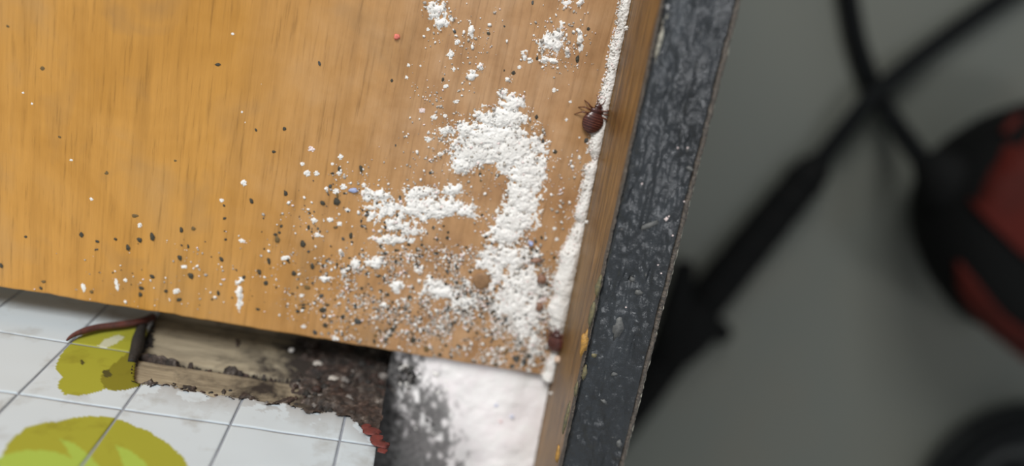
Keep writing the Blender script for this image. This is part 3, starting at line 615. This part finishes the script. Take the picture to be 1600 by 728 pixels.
for i, (a, b_, r_) in enumerate(drops):
    p = onz(a, b_)
    if not safe(p): continue
    k = rng.random(); faint = a < 330 and b_ < 300
    me = random.choice(B_st if faint or k < .12 else B_dr2 if (k < .45 and a > 470) else B_dr); sq = rng.uniform(.75, 1.25)
    o = bit('dropping', me, a, b_, r_ * .85 * sq, r_ * .85 / sq, r_ * (.12 if faint else .24))
    inpow = field(np.array([a]), np.array([b_]))[0] > .45
    lab = ('large ' if r_ >= 5.5 else 'tiny ' if r_ < 3 else 'small ') + ('brown stain-like' if 'stain' in me.materials[0].name else 'grey' if 'grey' in me.materials[0].name else 'dark') + ' dropping ' + ('in powder ' if inpow and len(where(a, b_).split()) < 9 else '') + where(a, b_)
    tag(o, lab, 'dropping', 'dark droppings on the board')
def single(name, me, a, b_, rx, ry, hz, lab, cat, z=0.0, group=None, rot=None):
    return tag(bit(name, me, a, b_, rx, ry, hz, z, rot), lab, cat, group)
mp = lambda nm, m, k: mesh_of(nm, LU[k] - np.array([0, 0, LU[k][:, 2].min() + .3]), IC2[1], m)
single('colour_fleck', mp('colour_fleck', m_pink, 2), 620, 57, 4.5, 4.5, 2, 'salmon pink fleck alone on the bare board near the top', 'fleck')
single('colour_fleck', mp('colour_fleck', m_blue, 3), 552, 297, 6, 4, 3, 'pale blue fleck left of the hooked powder patch', 'fleck')
single('colour_fleck', mp('colour_fleck', m_blue, 4), 829, 379, 4, 4, 9, 'pale blue fleck in the powder below the hooked patch', 'fleck')
for a, b_, m, lab in [(775, 632, m_bluep, 'faint blue fleck in the corner powder heap'), (782, 657, m_pinkp, 'faint pink fleck in the corner powder heap below the blue one'), (800, 650, m_bluep, 'tiny blue fleck in the corner heap near the rail')]:
    single('colour_fleck', mp('colour_fleck', m, 5), a, b_, 3, 3, 2.5, lab, 'fleck', -.0016)
# round tan flake
k = 22; v = [(0, 0, 1.0)]; f = []
for ri, (rr, zz_) in enumerate([(.5, .95), (.85, .8), (1.0, .4), (1.0, 0)]):
    for i in range(k):
        t = 2 * math.pi * i / k; wv_ = 1 + .06 * math.sin(2 * t + 1) + .04 * math.sin(3 * t); v.append((rr * wv_ * math.cos(t), rr * wv_ * math.sin(t), zz_))
for i in range(k): f.append([0, 1 + i, 1 + (i + 1) % k])
for ri in range(3):
    for i in range(k): f.append([1 + ri * k + i, 1 + (ri + 1) * k + i, 1 + (ri + 1) * k + (i + 1) % k, 1 + ri * k + (i + 1) % k])
single('tan_flake', mesh_of('tan_flake', np.array(v), f, m_tan), 752, 438, 13.5, 15.5, 5, 'round tan disc lying in the powder below the hooked patch', 'flake')
single('shed_skin', mp('shed_skin', m_skin, 6), 846, 434, 9, 11, 5, 'brown shed insect skin left of the powder ridge, above a pinkish lump', 'insect skin')
single('shed_skin', mp('shed_skin', m_skin, 7), 838, 406, 8, 5, 4, 'small brown shed skin left of the powder ridge, highest of three', 'insect skin')
single('shed_skin', mp('shed_skin', m_skin, 8), 842, 478, 6, 8, 4, 'small brown shed skin between the pinkish lump and the powder ridge', 'insect skin')
o = single('egg_crumb', mp('egg_crumb', m_peach, 1), 872, 560, 6.5, 6.5, 6.5, 'pale peach round crumb just below the bug wedged at the rail', 'crumb', .0012)
for a, b_ in [(1041, 342), (1059, 231), (1074, 231), (1069, 315), (1051, 368), (1028, 414), (1033, 427), (994, 348), (1003, 287), (990, 436), (1045, 338), (978, 480)]:
    r_ = 3.2 if a in (1041,) else 1.5
    single('powder_crumb', random.choice(B_powp), a, b_, r_, r_, 1.4, 'tiny white powder crumb stuck on top of the black rail', 'crumb', HR - .0001, 'powder crumbs on the black rail')
for a, b_, r_ in [(990, 47, 4), (912, 346, 4), (848, 612, 4)]:
    p = onz(a, b_, .002); o = bpy.data.objects.new('powder_crumb', random.choice(B_pow)); C.objects.link(o); p.x = inner_x(p.y) - .0002; o.location = p; o.scale = (r_ * PX,) * 3
    tag(o, {990: 'white powder crumb clinging to the brown rail face near the top', 912: 'white powder crumb clinging to the brown rail face beside the ridge', 848: 'white powder crumb on the rail face above the corner heap'}[a], 'crumb')
# pale eggs and skins in the grime
for i, (a, b_, r_, lab) in enumerate([(456, 547, 5, 'pearly pale egg glinting on the upper plank under the board'), (520, 592, 8, 'pale grey flake on the dark grime of the planks'), (702 - 160, 632, 7, 'pale skin flake low in the dark grime'), (588, 650, 9, 'brownish round skin stuck beside the red flakes'), (555, 580, 6, 'pale bit at the upper rim of the grime'), (497, 568, 7, 'pale bit of skin at the left rim of the grime')]):
    m = m_skin if i == 3 else m_powg if i != 0 else m_pow
    p = ony(a, b_, YP + .0009); o = bpy.data.objects.new('insect_egg' if i == 0 else 'skin_flake', mesh_of('skin_flake', LU[i], IC2[1], m)); C.objects.link(o); o.location = p; o.scale = (r_ * PX, r_ * PX * .5, r_ * PX)
    tag(o, lab, 'insect egg' if i == 0 else 'insect skin')

# ------------------------------------------------------------------ bed bugs (one continuous mesh each)
def bug(name, tail, head, length, z0, legs=True, fat=.42, roll=0):
    prof = [(-.50, .03), (-.475, .10), (-.44, .165), (-.40, .215), (-.34, .262), (-.27, .298), (-.20, .318), (-.13, .325), (-.06, .318), (.0, .298), (.06, .265), (.115, .225), (.15, .19), (.165, .185), (.19, .205), (.225, .215), (.26, .20), (.285, .16), (.30, .11), (.315, .10), (.345, .115), (.375, .11), (.41, .08), (.44, .045), (.46, .015)]
    ys = []; 
    for (a, wa), (b_, wb) in zip(prof[:-1], prof[1:]):
        for t in (0, .33, .66): ys.append((a + (b_ - a) * t, wa + (wb - wa) * t))
    ys.append(prof[-1]); seg = 20; V = []; Fc = []; MI = []
    for (yv, wd) in ys:
        ph = ((yv + .5) / .078) % 1; ab = yv < .13
        k = 1 + (.035 * (1 - ph) if ab else 0); hh = wd * (fat if ab else fat * 1.1)
        for j in range(seg):
            t = 2 * math.pi * j / seg; z = math.sin(t) * hh * (k if math.sin(t) > 0 else .8); V.append([math.cos(t) * wd * k, yv, z])
    m_ = len(ys)
    for i in range(m_ - 1):
        ph = ((ys[i][0] + .5) / .078) % 1
        for j in range(seg):
            Fc.append([i * seg + j, (i + 1) * seg + j, (i + 1) * seg + (j + 1) % seg, i * seg + (j + 1) % seg]); MI.append(1 if ys[i][0] < .13 and ph < .3 else 0)
    Fc.append(list(range(seg))); Fc.append(list(range((m_ - 1) * seg, m_ * seg))[::-1]); MI += [0, 0]
    V = [Vector(q) for q in V]
    def add(vf, mi_):
        o_ = len(V); V.extend(vf[0]); Fc.extend([[i + o_ for i in q] for q in vf[1]]); MI.extend([mi_] * len(vf[1]))
    zb = -.12
    if legs:
        for sgn in (-1, 1):
            for (by, ky, ty, kx, tx_) in ((.25, .36, .40, .34, .46), (.19, .22, .14, .40, .56), (.12, .06, -.10, .42, .60)):
                pts = smoothpts([(sgn * .12, by, -.04), (sgn * .26, (by + ky) / 2, .03), (sgn * kx, ky, .02), (sgn * (kx + tx_) / 2, (ky + ty) / 2, -.06), (sgn * tx_, ty, zb)], 4)
                add(tube(pts, [.032 - .022 * i / (len(pts) - 1) for i in range(len(pts))], 6), 2)
            pts = smoothpts([(sgn * .05, .43, 0), (sgn * .10, .50, .03), (sgn * .11, .58, .03), (sgn * .19, .68, -.02)], 4); add(tube(pts, [.018 - .010 * i / (len(pts) - 1) for i in range(len(pts))], 6), 2)
            e = IC1[0] * .028 + np.array([sgn * .105, .365, .03]); add(([Vector(q) for q in e], IC1[1]), 0)
        add(tube([Vector((0, .42, -.02)), Vector((0, .47, -.05)), Vector((0, .48, -.10))], [.025, .018, .01], 6), 2)
    T = onz(*tail); Hd = onz(*head); d = (Hd - T); ang = math.atan2(d.y, d.x) - math.pi / 2; c0 = (T + Hd) / 2
    rot = Matrix.Rotation(ang, 3, 'Z') @ Matrix.Rotation(roll, 3, 'Y'); base = Vector((c0.x, c0.y, z0)); lift = .125 * length
    W_ = [base + rot @ (q * length) + Vector((0, 0, lift)) for q in V]
    return obj(name, W_, Fc, [m_bug, m_bugb, m_leg], base=base, mi=MI)
o = bug('bed_bug', (918, 208), (937, 158), .0059, .0)
tag(o, 'dark brown bed bug with legs spread, crawling beside the powder ridge', 'bug')
o = bug('bed_bug', (866, 549), (873, 506), .0052, .0006, fat=.5, roll=-.5)
o.location.x = inner_x(o.location.y) - .0012
tag(o, 'reddish brown bed bug wedged in the seam low against the rail', 'bug')

# ------------------------------------------------------------------ on the floor: spray wand, corded tool, coil
def fl(px, py, up=0.0): return onz(px, py, ZF + up)
wand = empty('spray_wand', fl(1180, 380)); tag(wand, 'black spray wand with thick grip and hose lying across the grey floor', 'spray wand')
hr = .0055
pts = smoothpts([fl(1720, -120, hr), fl(1640, -50, hr + .001), fl(1560, 2, hr + .002), fl(1460, 72, hr + .004), fl(1372, 143, hr + .0125), fl(1330, 190, hr + .012), fl(1292, 238, hr + .009), fl(1280, 254, hr + .008)], 10)
v, f = tube(pts, hr, 14); obj('hose', v, f, m_rub, wand)
ga, gb = fl(1286, 246, .012), fl(1095, 480, .013)
prof = [(0, .0064), (.04, .0080), (.06, .0104), (.12, .0112), (.4, .0122), (.7, .0128), (.9, .0132), (1.0, .0126)]
pts = [ga.lerp(gb, t) for t, _ in prof]; v, f = tube(pts, [r_ for _, r_ in prof], 18); gp_ = obj('grip', v, f, m_pla, wand)
for t in (.15, .3, .45, .6, .75):
    c0 = ga.lerp(gb, t); d = (gb - ga).normalized(); v, f = tube([c0 - d * .001, c0 + d * .001], .0130, 18); obj('grip_ring', v, f, m_rub, gp_)
va, vb = fl(1102, 472, .013), fl(1040, 560, .016)
v, f = tube(smoothpts([va, fl(1085, 495, .015), fl(1065, 525, .017), vb], 5), [.0118 + .007 * math.sin(i / 15 * 3.14) for i in range(16)], 16); obj('valve_body', v, f, m_pla, wand)
v, f = tube(smoothpts([fl(1070, 408, .020), fl(1066, 440, .022), fl(1056, 480, .024), fl(1050, 525, .022)], 5), [.0050, .0060, .0066, .0070, .0072, .0074, .0078, .008, .0082, .0085, .0088, .009, .009, .009, .009, .008], 12); obj('trigger_lever', v, f, m_pla, wand)
v, f = tube([fl(1085, 500, .016), fl(1118, 516, .016), fl(1130, 521, .016), fl(1138, 524, .016)], [.0075, .0078, .0075, .0045], 14); obj('valve_knob', v, f, m_pla, wand)
v, f = tube(smoothpts([vb, fl(1005, 620, .014), fl(960, 690, .010), fl(900, 780, .008)], 6), [.014 - .009 * (i / 18) for i in range(19)], 14); obj('lance', v, f, m_pla, wand)

tz_ = ZF + .085; tc = onz(1658, 352, tz_); tr = (onz(1658, 352, tz_) - onz(1470, 352, tz_)).length
tool = empty('corded_tool', (tc.x, tc.y, ZF)); tag(tool, 'round black and red corded tool standing on the grey floor', 'tool')
pr = [(.0, .36), (.004, .46), (.02, .64), (.04, .82), (.06, .94), (.078, 1.0), (.088, .98), (.098, .93), (.106, .84), (.111, .70), (.113, .5), (.114, .25), (.1145, .0)]
def lathe(c, prof, seg=48):
    V = []; Fc = []
    for z, r_ in prof:
        for j in range(seg): t = 2 * math.pi * j / seg; V.append((c[0] + r_ * math.cos(t), c[1] + r_ * math.sin(t), c[2] + z))
    for i in range(len(prof) - 1):
        for j in range(seg): Fc.append([i * seg + j, i * seg + (j + 1) % seg, (i + 1) * seg + (j + 1) % seg, (i + 1) * seg + j])
    Fc.append(list(range(seg))[::-1]); return V, Fc
v, f = lathe((tc.x, tc.y, ZF), [(z, r_ * tr) for z, r_ in pr]); obj('body', v, f, m_pla, tool)
rs_ = [r_ * tr for _, r_ in pr[4:]][::-1]; zs_ = [z for z, _ in pr[4:]][::-1]
def dome(px, py):
    z = .1
    for _ in range(30):
        p = onz(px, py, ZF + z); z = .5 * z + .5 * float(np.interp(math.hypot(p.x - tc.x, p.y - tc.y), rs_, zs_))
    return p
def patch(name, left, right, mat):
    """raised panel on the dome between two outlines given in step"""
    k1, k2 = 20, 8; ip = lambda L, t: (np.interp(t, np.linspace(0, 1, len(L)), [q[0] for q in L]), np.interp(t, np.linspace(0, 1, len(L)), [q[1] for q in L]))
    G = np.zeros((k1, k2, 3))
    for i in range(k1):
        a_ = ip(left, i / (k1 - 1)); b_ = ip(right, i / (k1 - 1))
        for j in range(k2):
            t = j / (k2 - 1); p = dome(a_[0] + (b_[0] - a_[0]) * t, a_[1] + (b_[1] - a_[1]) * t); n_ = Vector((p.x - tc.x, p.y - tc.y, .05)).normalized(); G[i, j] = p + n_ * .0016
    V, Q, _ = gridmesh(G[..., 0], G[..., 1], G[..., 2]); o = obj(name, V, Q, mat, tool); sd = o.modifiers.new('t', 'SOLIDIFY'); sd.thickness = .003; sd.offset = 0; return o
patch('red_panel', [(1640, 140), (1600, 172), (1562, 212), (1535, 262), (1515, 310), (1522, 322)], [(1700, 200), (1690, 250), (1680, 320), (1650, 380), (1620, 410), (1600, 398)], m_redp)
patch('red_panel', [(1494, 408), (1500, 445), (1525, 490), (1560, 528), (1600, 560), (1640, 580)], [(1500, 408), (1522, 432), (1548, 466), (1575, 494), (1605, 516), (1645, 540)], m_redp)
v, f = tube(smoothpts([onz(1540, 330, ZF + .06), onz(1506, 306, ZF + .07), onz(1474, 276, ZF + .07), onz(1444, 246, ZF + .062)], 4), [.020, .020, .0198, .0195, .0192, .019, .0185, .0175, .016, .014, .011, .009, .007], 18); obj('cable_gland', v, f, m_pla, tool)
pts = smoothpts([fl(1290, -160, .005), fl(1316, -60, .005), fl(1326, 0, .0055), fl(1340, 70, .006), fl(1366, 140, .007), fl(1398, 192, .018), onz(1424, 228, ZF + .040), onz(1440, 250, ZF + .052)], 8)
v, f = tube(pts, .0056, 12); obj('power_cable', v, f, m_rub, tool)

coil = empty('hose_reel', fl(1560, 742)); tag(coil, 'dark round reel at the lower right corner of the floor', 'reel')
cc = fl(1566, 748, 0); ro = (fl(1566, 748) - fl(1430, 748)).length
def torus(c, rad_, r_, z, seg=48, s2=12):
    V = []; Fc = []
    for i in range(seg):
        a = 2 * math.pi * i / seg
        for j in range(s2): t = 2 * math.pi * j / s2; q = rad_ + r_ * math.cos(t); V.append((c.x + q * math.cos(a), c.y + q * math.sin(a), c.z + z + r_ * math.sin(t)))
    for i in range(seg):
        for j in range(s2): Fc.append([i * s2 + j, ((i + 1) % seg) * s2 + j, ((i + 1) % seg) * s2 + (j + 1) % s2, i * s2 + (j + 1) % s2])
    return V, Fc
v, f = lathe(cc, [(0, ro * .93), (.003, ro * .99), (.012, ro), (.016, ro * .97), (.018, ro * .9), (.0185, ro * .5), (.0185, 0)]); obj('drum', v, f, m_gry, coil)
for q_, r_, z in ((.93, .006, .018), (.80, .006, .019)): v, f = torus(cc, ro * q_, r_, z); obj('hose_loop', v, f, m_rub, coil)
c2 = fl(1540, 716, 0); c2.z = ZF
v, f = torus(c2, ro * .30, .0045, .021); obj('ring', v, f, m_gry, coil)
v, f = lathe(c2, [(.018, ro * .2), (.028, ro * .2), (.030, ro * .17), (.030, 0)], 24); obj('hub', v, f, m_rub, coil)
